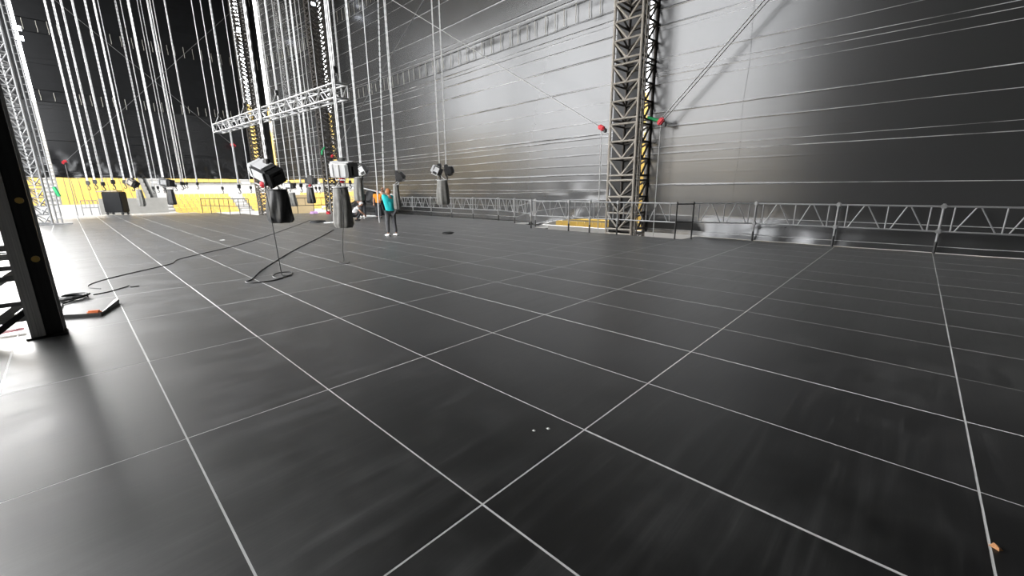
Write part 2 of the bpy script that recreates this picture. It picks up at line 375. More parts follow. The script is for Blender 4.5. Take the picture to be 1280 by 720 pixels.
# ================================================================== TOWERS
def lattice_tower(t, x0, y0, wx, wy, z0, z1, mod, bays, chord, br, m1, m2, zsplit, faces='all', dirs='V'):
    """a square truss tower; every brace is a piece below zsplit, joined above it"""
    X0, X1, Y0, Y1 = x0, x0 + wx, y0, y0 + wy
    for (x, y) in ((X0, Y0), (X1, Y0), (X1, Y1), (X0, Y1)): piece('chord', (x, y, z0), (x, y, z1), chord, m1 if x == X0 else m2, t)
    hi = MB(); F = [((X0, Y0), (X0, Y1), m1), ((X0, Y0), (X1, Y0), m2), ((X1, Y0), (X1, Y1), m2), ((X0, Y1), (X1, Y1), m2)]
    nm = int(math.ceil((z1 - z0) / mod))
    def one(nm_, p, q, w, mm):
        if max(p[2], q[2]) <= zsplit: piece(nm_, p, q, w, mm, t)
        else: hi.bar(p, q, w * .85)
    for k in range(nm):
        za = z0 + k * mod; e = mod * .045; zt = min(za + mod, z1)
        for fi, (a, b, mm) in enumerate(F):
            one('rung', (*a, za + e), (*b, za + e), br, mm); one('rung', (*a, za + mod - e), (*b, za + mod - e), br, mm)
            bh = (mod - 2 * e) / bays
            for j in range(bays):
                zb = za + e + j * bh
                if j: one('rung', (*a, zb), (*b, zb), br, mm)
                mid = ((a[0] + b[0]) / 2, (a[1] + b[1]) / 2)
                if fi < 2 or zsplit < 0 or dirs == 'X':
                    one('brace', (*a, zb + bh), (*mid, zb), br, mm); one('brace', (*b, zb + bh), (*mid, zb), br, mm)
                else: one('brace', (*a, zb + bh), (*b, zb), br, mm)
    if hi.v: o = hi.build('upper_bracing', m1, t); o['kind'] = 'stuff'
# the tower beside the right wall
ct = thing('truss_tower', 'tall square steel truss tower with V bracing beside the right wall, behind the rail', 'tower', (15.02, 6.04, GR))
lattice_tower(ct, 0, 0, 1.02, 1.06, 0, ROOF - GR - .02, 1.98, 3, .10, .075, 'tower', 'towerdark_shaded', 10.4)  # all but the front face in darker steel, shade put into the colour
piece('cable_ladder', (.0, -.22, .6), (.0, -.22, 12.5), .05, 'towerdark_shaded', ct); piece('cable_ladder', (.05, -.10, .6), (.05, -.10, 12.5), .04, 'tower', ct)
sl = MB().tube([(.6, -.1, 6.05), (.55, -.35, 5.95), (.52, -.62, 5.86)], [.05, .06, .04], 8).build('round_sling', 'green', ct); sl['label'] = 'green round sling'
MB().box((.5, .5, -.02), (1.5, 1.5, .06)).build('base_plate', 'black', ct, loc=(0, 0, .03))
MB().box((1.06, .97, 9.5), (.03, 1.2, 18.5)).build('added_dark_backing', 'tarp_matt', ct)  # dark sheet added behind the lattice so the tower's inside reads dark
# far tower in the second slit and corner tower
def far_tower(x, y, w, label, lampz):
    t = thing('truss_tower', label, 'tower', (x, y, GR))
    lattice_tower(t, 0, 0, w, w, 0, ROOF - GR - .02, 2.0, 5, .12, .085, 'towerdark_shaded', 'towerdark_shaded', -1)
    lp = MB().cbox((0, 0, 0), (.34, .14, .28), .02).build('lamp_housing', 'black', t, loc=(.2, -.12, lampz))
    MB().box((0, -.08, 0), (.26, .03, .2)).build('lamp_glass', 'lamp', lp)
    return t
t405 = far_tower(15.6, 33.2, .95, 'far lattice tower in the bright slit behind the large white hoist', 17.0)
piece('cable_ladder', (-.1, -.1, .5), (-.1, -.1, 22), .06, 'alu', t405)
lp = MB().cbox((0, 0, 0), (.34, .14, .28), .02).build('lamp_housing', 'black', t405, loc=(.2, -.12, 17.9)); MB().box((0, -.08, 0), (.26, .03, .2)).build('lamp_glass', 'lamp', lp)
t315 = far_tower(14.25, 46.6, .95, 'far corner lattice tower where back and right tarpaulins meet', 18.2)
sl = MB().tube([(-.1, -.2, 6.9), (-.4, -.35, 6.6), (-.5, -.5, 6.3)], .06, 6).build('round_sling', 'green', t405)
# the big tower on the left, a double truss
lt = thing('truss_tower', 'large pale double truss tower at the far left of the deck', 'tower', (-.62, 32.6, 0))
lattice_tower(lt, 0, 0, .58, .6, 0, ROOF - .02, 2.0, 4, .10, .06, 'midsteel', 'galv', 12.2)
for x in (.78, .96): piece('ladder_rail', (x, .1, 0), (x, .1, ROOF - .02), .075, 'galv', lt)
for k in range(34): piece('ladder_rung', (.78, .1, .3 + k * .36), (.96, .1, .3 + k * .36), .04, 'galv', lt)
MB().cbox((0, 0, 0), (2.0, 1.4, .06), .01).build('base_plate', 'grey', lt, loc=(.35, .3, .03))
ch = MB()
for k in range(150): ch.box((.28 + .02 * (k % 2), -.09, .7 + k * .09), (.06 if k % 2 else .03, .03 if k % 2 else .06, .11))
ch.build('hoist_chain', 'chain', lt)
sl = MB().tube([(.98, .05, 2.0), (1.04, .0, 1.75), (1.1, 0, 1.5)], .08, 6).build('round_sling', 'green', lt); sl['label'] = 'green round sling'
for z in (9.3, 9.75):
    lp = MB().cbox((0, 0, 0), (.34, .14, .28), .02).build('lamp_housing', 'black', lt, loc=(1.12, -.05, z)); MB().box((0, -.08, 0), (.28, .03, .22)).build('lamp_glass', 'lamp', lp)

# foreground black tower on the left
ft = thing('support_tower', 'black steel support tower with cross beams close by at the left edge', 'tower', (0, 5.95, 0))
H = ROOF - .02
piece('post', (.19, 0, 0), (.19, 0, H), .12, 'steelgrey', ft, 'box'); piece('post', (.335, .06, 0), (.335, .06, H), .13, 'black', ft, 'box', .18)
piece('edge_angle', (.41, .15, 0), (.41, .15, 3.0), .03, 'steelgrey', ft, 'box')
for x in (-1.3,): piece('post', (x, 0, 0), (x, 0, H), .12, 'steelgrey', ft, 'box')
piece('post', (-1.3, 1.3, 0), (-1.3, 1.3, H), .12, 'black', ft, 'box')
for z0 in (0, 3.1, 6.2, 9.3, 12.4, 15.5):
    for z, wz in ((.27, .09), (.44, .05), (.74, .06), (.86, .05), (.99, .07), (1.09, .07)):
        if z0 > 7 and z < .8: continue
        piece('beam', (-1.3, .02, z0 + z), (.13, .02, z0 + z), .06, 'steelgrey' if z in (.27, .99) else 'grey', ft, 'box', wz)
    piece('diagonal', (-.62, .05, z0 + .26), (.14, .05, z0 + .80), .07, 'steelgrey', ft, 'box'); piece('diagonal', (-.40, .03, z0 + .02), (.14, .03, z0 + .44), .07, 'steelgrey', ft, 'box')
    piece('diagonal', (-.28, -.02, z0), (.16, -.02, z0 + .36), .06, 'black', ft, 'box')
    piece('diagonal', (-.45, .05, z0 + 1.1), (.13, .05, z0 + 1.72), .08, 'steelgrey', ft, 'box'); piece('diagonal', (.13, .05, z0 + 1.9), (-1.3, .05, z0 + 3.0), .07, 'steelgrey', ft, 'box')
    piece('beam', (-1.3, .02, z0 + 2.0), (.13, .02, z0 + 2.0), .06, 'grey', ft, 'box', .07)
    piece('beam', (-1.3, 1.3, z0 + 1.0), (.33, .1, z0 + 1.0), .05, 'black', ft, 'box')
    for z in (.95, 1.62, 2.75):
        o = MB().tube([(0, -.05, 0), (0, .05, 0)], .035, 10).build('coupler', 'brass', ft, loc=(.335, -.06, z0 + z))
MB().box((.255, .03, H / 2), (.05, .05, H)).build('web_plate', 'black', ft)
rows = [[(x, .12 + .05 * nz(x * 4, z * 2), z + .05 * nz(x * 3, z)) for x in [-1.25 + .1 * i for i in range(14)]] for z in [1.42 + .15 * i for i in range(14)]]
MB().grid(rows).build('sun_blocking_cloth', 'bag', ft, True)  # cloth added to block the sun's glare on the nearest deck panels
for x in (.19, .335): MB().box((x, .04, .012), (.2, .26, .024)).build('foot_plate', 'black', ft)
tag(MB().grid([[(x, y, .03 + .05 * abs(nz(x * 9, y * 9)) ) for x in (-.16, -.08, 0, .06)] for y in (6.3, 6.38, 6.46)]).build('rag', 'darkred'), 'dark red rag lying on the deck at the foot of the black support tower', 'rag')
# ------------------------------------------------------------------ guard rails along the right deck edge
def guard_rail(label, pts, posts, cat='railing', top=1.18, low=.56, matname='galv', ends=True):
    t = thing('guard_rail', label, cat, (pts[0][0], pts[0][1], 0)); O = Vector((pts[0][0], pts[0][1], 0))
    for a, b in zip(pts, pts[1:]):
        A, B = Vector((*a, 0)) - O, Vector((*b, 0)) - O; L = (B - A).length; n = max(1, round(L / 2.08)); u = (B - A) / n
        piece('top_rail', A + Vector((0, 0, top)), B + Vector((0, 0, top)), .05, matname, t)
        piece('bottom_rail', A + Vector((0, 0, low)), B + Vector((0, 0, low)), .045, matname, t)
        for k in range(n):
            P = A + u * k
            def at(f, z): q = P + u * f; return Vector((q.x, q.y, z))
            for f in (.10, .49, .90): piece('upright', at(f, low), at(f, top), .035, matname, t)
            for f0, fm, f1 in ((.13, .30, .44), (.54, .71, .87)):
                piece('diagonal', at(f0, low), at(fm - .015, top), .03, matname, t); piece('diagonal', at(f1, low), at(fm + .015, top), .03, matname, t)
    for (x, y) in posts:
        p = Vector((x, y, 0)) - O
        piece('post', p + Vector((0, 0, .28)), p + Vector((0, 0, top + .07)), .055, matname, t)
        piece('foot', p, p + Vector((0, 0, .30)), .062, 'black', t)
        for z in (top, low): MB().cbox((0, 0, 0), (.11, .11, .10), .015).build('coupler', matname, t, loc=p + Vector((0, 0, z)))
    return t
guard_rail('long galvanised lattice guard rail along the right deck edge, nearest the camera', [(15.74, -8.26), (15.74, 2.15), (14.98, 3.82)], [(15.74, -6.18), (15.74, -4.1), (15.74, -2.02), (15.74, .07), (15.74, 2.15)])
guard_rail('lattice guard rail running across the front of the steel truss tower', [(14.62, 4.23), (14.62, 10.66)], [(14.62, 6.4), (14.62, 7.6), (14.62, 8.6), (14.62, 10.62)])
guard_rail('lattice guard rail in the distance between the tower and the orange shirted person', [(15.3, 10.95), (16.92, 15.0), (16.92, 25.3), (16.3, 31.4)], [(15.3, 10.95), (16.1, 13.0), (16.92, 15.0), (16.92, 17.1), (16.92, 19.1), (16.92, 21.2), (16.92, 23.3), (16.92, 25.3), (16.6, 28.3), (16.3, 31.4)])
lf = thing('ladder_frame', 'narrow black scaffold ladder frame between two guard rails beside the tower', 'frame', (14.78, 4.0, 0))
for s in (-1, 1): piece('post', (.19 * s, -.2 * s, 0), (.19 * s, -.2 * s, 1.24), .05, 'black', lf)
for z in (.56, 1.16): piece('rung', (.19, -.2, z), (-.19, .2, z), .045, 'black', lf)

# hanging truss
ht = thing('hanging_truss', 'aluminium box truss hanging level on chain slings above the deck', 'truss', (6.0, 9.5, 3.98)); LN = 12.45; hw = .34
for x in (-hw / 2, hw / 2):
    for z in (0, hw): piece('chord', (x, 0, z), (x, LN, z + .3), .05, 'alu', ht)
n = 30
for k in range(n):
    y0, y1 = LN * k / n, LN * (k + 1) / n; a, b = .3 * k / n, .3 * (k + 1) / n
    for x in (-hw / 2, hw / 2): piece('brace', (x, y0, a if k % 2 else a + hw), (x, y1, b + hw if k % 2 else b), .03, 'alu', ht)
    piece('brace', (-hw / 2 if k % 2 else hw / 2, y0, a), (hw / 2 if k % 2 else -hw / 2, y1, b), .03, 'alu', ht)
    piece('brace', (-hw / 2 if k % 2 else hw / 2, y0, a + hw), (hw / 2 if k % 2 else -hw / 2, y1, b + hw), .026, 'alu', ht)
for k in (0, n):
    y = LN * k / n; a = .3 * k / n
    for x in (-hw / 2, hw / 2): piece('end_post', (x, y, a), (x, y, a + hw), .045, 'alu', ht)
    for z in (0, hw): piece('end_post', (-hw / 2, y, a + z), (hw / 2, y, a + z), .045, 'alu', ht)

# ================================================================== CHAINS AND HOISTS
def chain_mesh(L, link_len=.11, w=.032, th=.021, two=True):
    b = MB(); n = int(L / (link_len * .86))
    for ox in ((-.021, .021) if two else (0,)):
        for k in range(n):
            z = link_len * .86 * (k + .5); a, c = (w, th) if k % 2 else (th, w)
            b.box((ox, 0, z), (a, c, link_len))
    me = b.mesh('chain'); me.materials.append(M['chain']); return me
CL = 18.5
chain2 = chain_mesh(CL); chain1 = chain_mesh(CL, w=.034, th=.028, two=False)
hookm = MB().tube([(0, 0, .16), (0, 0, .05), (.05, 0, -.02), (.05, 0, -.10), (0, 0, -.14), (-.05, 0, -.11), (-.055, 0, -.05)], [.03, .03, .025, .022, .02, .018, .01], 6).mesh('hook', True); hookm.materials.append(M['motor'])
blockm = MB().cbox((0, 0, .22), (.16, .1, .2), .02).mesh('hook_block'); blockm.materials.append(M['motor'])
CH = [(1.65,30.36,1.97), (1.86,28.66,2.00), (2.19,29.78,1.91), (2.40,26.60,1.96), (3.09,30.36,2.03), (3.66,31.22,1.91), (4.73,34.49,1.72), (5.41,38.27,1.78), (4.90,31.36,1.77), (6.37,38.85,2.04), (6.13,36.06,1.88), (5.46,29.35,1.94), (6.76,36.95,2.04), (7.31,39.37,2.09), (6.75,32.47,1.98), (8.09,32.45,1.68), (6.83,23.37,1.71), (10.03,33.41,1.72), (12.51,35.28,1.70), (12.37,34.04,1.99), (12.27,31.14,1.91), (9.39,22.19,1.75), (11.24,26.19,1.71), (13.69,31.05,1.65), (13.45,29.81,1.64), (12.17,22.32,1.92)]
ORD = ['first', 'second', 'third', 'fourth', 'fifth', 'sixth', 'seventh', 'eighth', 'ninth', 'tenth', 'eleventh', 'twelfth', 'thirteenth', 'fourteenth', 'fifteenth', 'sixteenth', 'seventeenth', 'eighteenth', 'nineteenth', 'twentieth', 'twenty-first', 'twenty-second', 'twenty-third', 'twenty-fourth', 'twenty-fifth', 'twenty-sixth']
thin = {5, 7, 9, 10, 12, 13, 15, 17, 18, 19, 20, 23, 24}
for i, (x, y, z) in enumerate(CH):
    t = thing('hoist_chain', ORD[i] + ' free hanging bright hoist chain with a hook, counted from the left', 'chain', (x, y, z), R.uniform(-.6, .6), 'free hanging hoist chains over the deck')
    c = link('chain', chain1 if i in thin else chain2, None, t, (0, 0, .28)); c.scale = (1.1, 1.1, (ROOF - z - .28) / CL * 1.0)
    link('hook_block', blockm, None, t); link('hook', hookm, None, t)
# chains that carry the hanging truss
for k, (y, z, w) in enumerate(((21.4, 4.70, 'far left end'), (17.55, 4.61, 'second point from its far left end'), (14.05, 4.53, 'third point from its far left end'), (9.75, 4.43, 'near right end'))):
    t = thing('truss_chain', 'thin chain and sling lifting the hanging truss, ' + w, 'chain', (6.0, y, z), 0, 'lifting chains of the hanging truss')
    c = link('chain', chain1, None, t, (0, 0, .25)); c.scale = (.8, .8, (ROOF - z - .25) / CL)
    for s in (-1, 1): piece('sling', (0, 0, .27), (s * .2, s * .16, -.08), .03, 'alu', t)
    MB().cbox((0, 0, .26), (.09, .07, .16), .015).build('shackle', 'motor', t)

def bag_mesh(h, rt_, rb, seed, folds=7, cone=False):
    b = MB(); rows = []; n = 28
    for k in range(13):
        t = k / 12; row = []
        for j in range(n + 1):
            a = 2 * math.pi * j / n
            r = rt_ + (rb - rt_) * (t ** .8) + .04 * rt_ * math.sin(math.pi * t)
            r *= 1 + .23 * t ** .6 * math.sin(folds * a + 1.3 * math.sin(3 * t + seed)) * (1 - .3 * t) + .07 * nz(math.cos(a) * 1.5, math.sin(a) * 1.5, t * 2 + seed)
            if k == 12: r *= .82
            row.append((r * math.cos(a), .78 * r * math.sin(a), -h * t - (.04 * h * nz(math.cos(a), math.sin(a), seed + 3) if k < 11 else 0)))
        rows.append(row)
    b.grid(rows); o = len(b.v); last = len(rows) - 1
    b.add([(0, 0, -h * .985)] + rows[last][:n], [(0, j + 1, (j + 1) % n + 1) for j in range(n)])
    return b
def hoist(label, body, size, tilt, rz, bag, bag_h, bag_r, bagmat='bag', face='silver', fall2=True, floor_pts=None, red=False, cs=1.0, chain_at=(0, 0), tiltx=0., side=False, nobag=False):
    """electric chain hoist: housing, plates, feet, hook, chain up to the roof, chain bag, control cable"""
    x, y, z = body; t = thing('chain_hoist', label, 'chain hoist', body, rz, 'electric chain hoists hanging low over the deck')
    L, Wd, Hh = size; rot = Matrix.Rotation(tilt, 3, 'Y') @ Matrix.Rotation(tiltx, 3, 'X')
    h = MB().cbox((0, 0, 0), (L * .62, Wd, Hh), .035 * L / .6, rot); h.cbox(rot @ Vector((L * .38, 0, -.01)), (L * .26, Wd * .86, Hh * .84), .05 * L / .6, rot)
    hb = h.build('housing', 'motor', t)
    f = MB()
    f.cbox(rot @ Vector((-L * .40, 0, 0)), (L * .2, Wd * .92, Hh * .9), .03 * L / .6, rot); f.cbox(rot @ Vector((-.08 * L, 0, Hh * .51)), (L * .40, Wd * .8, Hh * .06), .006, rot)
    f.cbox(rot @ Vector((0, -Wd * .51, .02)), (L * .45, Wd * .06, Hh * .6), .006, rot)
    if side:
        f.cbox(rot @ Vector((-L * .06, -Wd * .53, 0)), (L * .84, Wd * .1, Hh * .92), .02, rot)
        for k in (-.34, -.06, .24): f.cbox(rot @ Vector((L * k, -Wd * .60, 0)), (L * .10, Wd * .08, Hh * .8), .012, rot)
        f.cbox(rot @ Vector((-.06 * L, 0, Hh * .5)), (L * .84, Wd * .9, Hh * .08), .01, rot)
    f.build('cover_plate', face, t)
    fin = MB()
    for k in range(5): fin.box(rot @ Vector((L * (.30 + .04 * k), 0, 0)), (L * .012, Wd * .92, Hh * .9), rot)
    fin.build('cooling_fins', 'black', t)
    fr = MB()
    for s in (-1, 1): fr.tube([rot @ Vector((-L * .25, s * Wd * .5, -Hh * .1)), rot @ Vector((-L * .25, s * Wd * .56, -Hh * .6)), rot @ Vector((L * .2, s * Wd * .56, -Hh * .6)), rot @ Vector((L * .2, s * Wd * .5, -Hh * .1))], .014, 6)
    fr.build('carry_handle', face, t)
    cx, cy = chain_at
    c = link('chain', chain2 if fall2 else chain1, None, t, (cx, cy, Hh * .45)); c.scale = (cs, cs, (ROOF - z - Hh * .45) / CL)
    MB().cbox((cx, cy, Hh * .55), (.13 * cs, .1, .16), .02).build('chain_guide', 'motor', t)
    link('hook', hookm, None, t, (cx - .03, cy, -Hh * .75)).scale = (1.1, 1.1, 1.1)
    if red:
        o = MB().ball((0, 0, 0), (.075, .06, .07), 10, 6).build('safety_latch', 'red', t, loc=(-.04, -.08, -Hh * .68)); o['label'] = 'red latch under the hoist'
    if not nobag:
        bx, by, bz = bag
        piece('bag_strap', (0, 0, -Hh * .3), (bx - bag_r * .6, by, bz), .025, 'strap', t); piece('bag_strap', (0, 0, -Hh * .3), (bx + bag_r * .6, by, bz), .025, 'strap', t)
        ob = bag_mesh(bag_h, bag_r * .82, bag_r * 1.05, x * 3).build('chain_bag', bagmat, t, True, (bx, by, bz))
        rim = MB().tube([(bag_r * .84 * math.cos(a), bag_r * .66 * math.sin(a), 0) for a in [i * math.pi / 8 for i in range(17)]], .016, 6).build('bag_rim', 'strap' if bagmat == 'greybag' else 'black', t, loc=(bx, by, bz))
    if floor_pts:
        ci = Matrix.Rotation(-rz, 4, 'Z'); pts = [ci @ (Vector(p) - Vector(body)) for p in floor_pts]
        MB().tube(smooth_path(pts), .009, 6).build('control_cable', 'cable', t)
    return t
def smooth_path(pts, k=6):
    pts = [Vector(p) for p in pts]; out = []
    for i in range(len(pts) - 1):
        p0, p1, p2, p3 = pts[max(i - 1, 0)], pts[i], pts[i + 1], pts[min(i + 2, len(pts) - 1)]
        for j in range(k):
            t = j / k; out.append(.5 * ((2 * p1) + (p2 - p0) * t + (2 * p0 - 5 * p1 + 4 * p2 - p3) * t * t + (3 * p1 - p0 - 3 * p2 + p3) * t ** 3))
    return out + [pts[-1]]
RZ = math.atan2(-.7244, .6893)   # along the picture plane
def rel(p, q, rz):
    v = Matrix.Rotation(-rz, 3, 'Z') @ (Vector(q) - Vector(p)); return (v.x, v.y, v.z)
b1 = (3.59, 8.12, 2.06)
hoist('black electric chain hoist with tilted silver cover and a wide glossy black bag, nearest hoist', b1, (.66, .36, .34), .38, RZ - .35, rel(b1, (3.69, 7.96, 1.72), RZ - .35), .66, .245, 'bag', 'silver', True,
      [(3.50, 8.06, 1.95), (3.49, 7.95, 1.5), (3.48, 7.80, .8), (3.48, 7.71, .10), (3.50, 7.62, .012), (3.66, 7.68, .012), (3.75, 7.98, .012), (3.52, 8.05, .012), (3.32, 7.72, .012), (3.36, 7.45, .012), (3.62, 7.55, .012)], True, 1.0, (.05, 0), .5)
b2 = (5.45, 8.6, 2.18)
hoist('large chain hoist with bright white cover plates and a long grey canvas bag', b2, (.58, .34, .36), .05, RZ - .2, rel(b2, (5.29, 8.58, 1.77), RZ - .2), .96, .215, 'greybag', 'silver', True,
      [(5.25, 8.5, 1.95), (5.2, 8.35, 1.2), (5.14, 8.45, .35), (5.16, 8.5, .012), (4.95, 8.3, .012), (5.05, 8.05, .012), (5.2, 8.3, .012)], True, 1.05, (-.06, 0), .15, True)
b3 = (8.27, 13.17, 2.4)
hoist('smaller black hoist with a slim grey bag just behind the white hoist', b3, (.36, .24, .30), -.5, RZ, rel(b3, (8.10, 13.25, 2.14), RZ), .82, .17, 'greybag', 'silver', True, None, False, 1.0, (-.05, 0))
b4 = (8.60, 11.22, 2.12)
hoist('tilted open black hoist with a narrow pale bag right of the turquoise shirted person', b4, (.30, .22, .24), -.7, RZ, rel(b4, (8.45, 11.30, 1.86), RZ), .80, .105, 'greybag', 'motor', True, None, False, .9, (-.12, 0))
b5 = (10.56, 11.81, 2.4)
hoist('left hoist of the pair sharing one bag before the right wall', b5, (.40, .26, .30), .5, RZ, rel(b5, (10.62, 11.60, 2.03), RZ), .90, .22, 'greybag', 'silver', False,
      [(10.5, 11.85, 2.2), (10.40, 11.95, 1.3), (10.36, 12.0, .9)], False, 1.2, (.10, 0))
b5b = (10.87, 11.46, 2.38)
hoist('right hoist of the pair sharing one bag before the right wall', b5b, (.36, .24, .28), -.3, RZ, (0, 0, 0), .7, .15, 'bag', 'motor', False, None, False, 1.2, (-.11, 0), nobag=True)
b6 = (8.6, 21.57, 1.93)
hoist('small flat hoist with a silver lamp-like face right behind the nearest black bag', b6, (.55, .3, .28), .0, RZ, rel(b6, (8.62, 21.45, 1.60), RZ), .68, .2, 'greybag', 'silver', False)
b7 = (8.58, 18.7, 2.13)
hoist('small black hoist with a red patch hanging between the corner tower and the white hoist', b7, (.5, .28, .30), .05, RZ, rel(b7, (8.50, 18.72, 1.82), RZ), .70, .17, 'bag', 'motor', True, None, True, 1.0)
b8 = (4.17, 24.8, 2.12)
hoist('grey clustered hoist with dark oblong bag against the pale barrier wall, back left', b8, (.62, .34, .34), .1, RZ, rel(b8, (4.24, 24.7, 1.80), RZ), .72, .17, 'bag', 'grey', True, None, False, 1.1, (-.1, 0))
b9 = (3.05, 25.97, 2.12)
hoist('brownish tilted hoist with tapered grey bag beside the black case, farthest left hoist', b9, (.46, .3, .30), .6, RZ, rel(b9, (3.2, 25.78, 1.80), RZ), .78, .15, 'greybag', 'tower', True, None, False, 1.1)

# ------------------------------------------------------------------ guy straps
def guy(label, a, b, drop, w=.04, matname='strap', pad=(.26, .20, .17), padlabel=True, grp=None, double=0.):
    t = thing('guy_strap', label, 'strap', a, 0, grp or 'diagonal guy straps between the towers'); A = Vector(a); d = Vector(b) - A
    for s in ((-1, 1) if double else (0,)):
        off = Vector((0, double * s, 0)); MB().bar(off, d + off, w, .015).build('strap', matname, t)
    if pad:
        rot = d.to_track_quat('X', 'Z').to_matrix()
        o = MB().cbox((0, 0, 0), pad, .04, rot).build('protective_pad', 'red', t); o['label'] = 'red wrapped ratchet at the strap end'
        o2 = MB().cbox(Vector((.05, -.12, -.10)), (.14, .12, .16), .03).build('ratchet', 'black', t)
    if drop: MB().tube([(0, 0, 0), (.02, .01, -drop * .5), (0, 0, -drop + .003)], .018, 5).build('hanging_tail', matname, t)
    return t
guy('long pale guy strap rising left from a red pad on the steel tower', (15.0, 7.46, 3.89), (15.0, 26.0, 14.72), 5.6, .085)
guy('doubled pale guy strap rising right from a red pad right of the steel tower', (15.52, 5.40, 3.95), (15.52, -1.5, 10.95), 5.7, .06, double=.07)
guy('thin guy strap crossing up from the far tower behind the white hoist', (15.6, 31.98, 4.29), (15.6, 9.8, 16.55), 0, .05, 'wire')
guy('thin guy strap rising right from a red pad on the far left tower', (1.0, 33.6, 3.37), (15.0, 33.6, 18.1), 3.3, .05, 'wire')
guy('thin guy wire falling right across the dark back wall to the corner tower', (12.7, 47.0, 6.0), (.6, 47.0, 17.6), 0, .05, 'wire', pad=(.4, .3, .3))

# ================================================================== PEOPLE
def skin_obj(name, verts, edges, radii, material, parent, sub=1, root=0):
    me = bpy.data.meshes.new(name); me.from_pydata(verts, edges, []); me.materials.append(M[material])
    o = link(name, me, None, parent); md = o.modifiers.new('skin', 'SKIN')
    if not me.skin_vertices: me.attributes  # layer is made with the modifier
    for i, sv in enumerate(me.skin_vertices[0].data): sv.radius = (radii[i], radii[i]) if not isinstance(radii[i], tuple) else radii[i]; sv.use_root = (i == root)
    md.use_smooth_shade = True
    sb = o.modifiers.new('subdivision', 'SUBSURF'); sb.levels = sub; sb.render_levels = sub; return o
def person(label, loc, rz, J, top, legs, shoe, hair, headwear='hair'):
    """J: joints in local metres, facing +Y, feet on z=0"""
    t = thing('person', label, 'person', loc, rz)
    V = lambda k: Vector(J[k])
    names = ['pelvis', 'waist', 'chest', 'neck', 'head', 'shl', 'ell', 'wrl', 'shr', 'elr', 'wrr', 'hil', 'knl', 'anl', 'hir', 'knr', 'anr']
    rad = [.125, .11, .13, .052, .06, .058, .045, .032, .058, .045, .032, .09, .062, .045, .09, .062, .045]
    ed = [('pelvis', 'waist'), ('waist', 'chest'), ('chest', 'neck'), ('neck', 'head'), ('chest', 'shl'), ('shl', 'ell'), ('ell', 'wrl'), ('chest', 'shr'), ('shr', 'elr'), ('elr', 'wrr'), ('pelvis', 'hil'), ('hil', 'knl'), ('knl', 'anl'), ('pelvis', 'hir'), ('hir', 'knr'), ('knr', 'anr')]
    ix = {n: i for i, n in enumerate(names)}
    body = skin_obj('body', [J[n] for n in names], [(ix[a], ix[b]) for a, b in ed], rad, 'skin', t)
    # head with face
    hd = V('head') + (V('head') - V('neck')).normalized() * .085; fd = Vector(J.get('face', (0, 1, 0))).normalized()
    rot = fd.to_track_quat('Y', 'Z').to_matrix()
    def shape(v):
        v = v.copy()
        if v.z < 0: v.x *= 1 - .28 * (-v.z); v.y *= 1 - .12 * (-v.z)
        if v.y > .8 and -.35 < v.z < .1: v.y += .16
        return rot @ Vector((v.x * .076, v.y * .096, v.z * .118))
    MB().ball(hd, 1., 16, 12, shape).build('head', 'skin', t, True)
    face = MB()
    for s in (-1, 1): face.ball(hd + rot @ Vector((s * .032, .084, .008)), .011, 8, 6)
    face.tube([hd + rot @ Vector((-.025, .085, -.062)), hd + rot @ Vector((0, .092, -.064)), hd + rot @ Vector((.025, .085, -.062))], .006, 6)
    face.build('face', 'bhair', t, True)
    ears = MB()
    for s in (-1, 1): ears.ball(hd + rot @ Vector((s * .077, .0, -.005)), (.014, .024, .032), 8, 6)
    ears.build('ears', 'skin', t, True)
    def hs(v):
        v = v.copy(); k = 1.0
        if v.y > .25 and v.z < .45: k = .80
        if v.z < -.35: k = .75 if v.y > -.2 else 1.
        return rot @ Vector((v.x * .088 * k, v.y * .110 * k - .006, v.z * .126 * k + .010))
    MB().ball(hd, 1., 16, 12, hs).build(headwear, hair, t, True)
    # hands
    for side, w_, e_ in (('l', 'wrl', 'ell'), ('r', 'wrr', 'elr')):
        d = (V(w_) - V(e_)).normalized(); a = d.orthogonal().normalized(); b = d.cross(a); w = V(w_)
        hm = MB(); hm.tube([w - d * .02, w + d * .03, w + d * .09], [.028, .040, .038], 8)
        for k in range(4):
            o = a * (.03 - .02 * k); l = (.065, .075, .072, .055)[k]
            hm.tube([w + d * .085 + o, w + d * (.085 + l * .5) + o + b * .012, w + d * (.085 + l * .85) + o + b * .04, w + d * (.08 + l * .7) + o + b * .065], [.0095, .009, .0085, .007], 6)
        hm.tube([w + d * .03 + a * .03, w + d * .06 + a * .055 + b * .02, w + d * .095 + a * .05 + b * .045], [.012, .011, .008], 6)
        hm.build('hand', 'skin', t, True)
    # clothes over the same joints
    n2 = ['waist', 'chest', 'shl', 'shr', 'pelvis', 'ul', 'ur']; J2 = dict(J)
    J2['ul'] = tuple(V('shl') + (V('ell') - V('shl')) * .6); J2['ur'] = tuple(V('shr') + (V('elr') - V('shr')) * .6)
    J2['pelvis'] = tuple(V('pelvis') + (V('waist') - V('pelvis')) * .1)
    i2 = {n: i for i, n in enumerate(n2)}
    skin_obj('shirt', [J2[n] for n in n2], [(i2[a], i2[b]) for a, b in (('pelvis', 'waist'), ('waist', 'chest'), ('chest', 'shl'), ('chest', 'shr'), ('shl', 'ul'), ('shr', 'ur'))], [.165, .18, .105, .105, .17, .088, .088], top, t)
    n3 = ['pelvis', 'hil', 'knl', 'al', 'hir', 'knr', 'ar']; J3 = dict(J)
    J3['al'] = tuple(V('anl') + (V('knl') - V('anl')) * .08); J3['ar'] = tuple(V('anr') + (V('knr') - V('anr')) * .08)
    i3 = {n: i for i, n in enumerate(n3)}
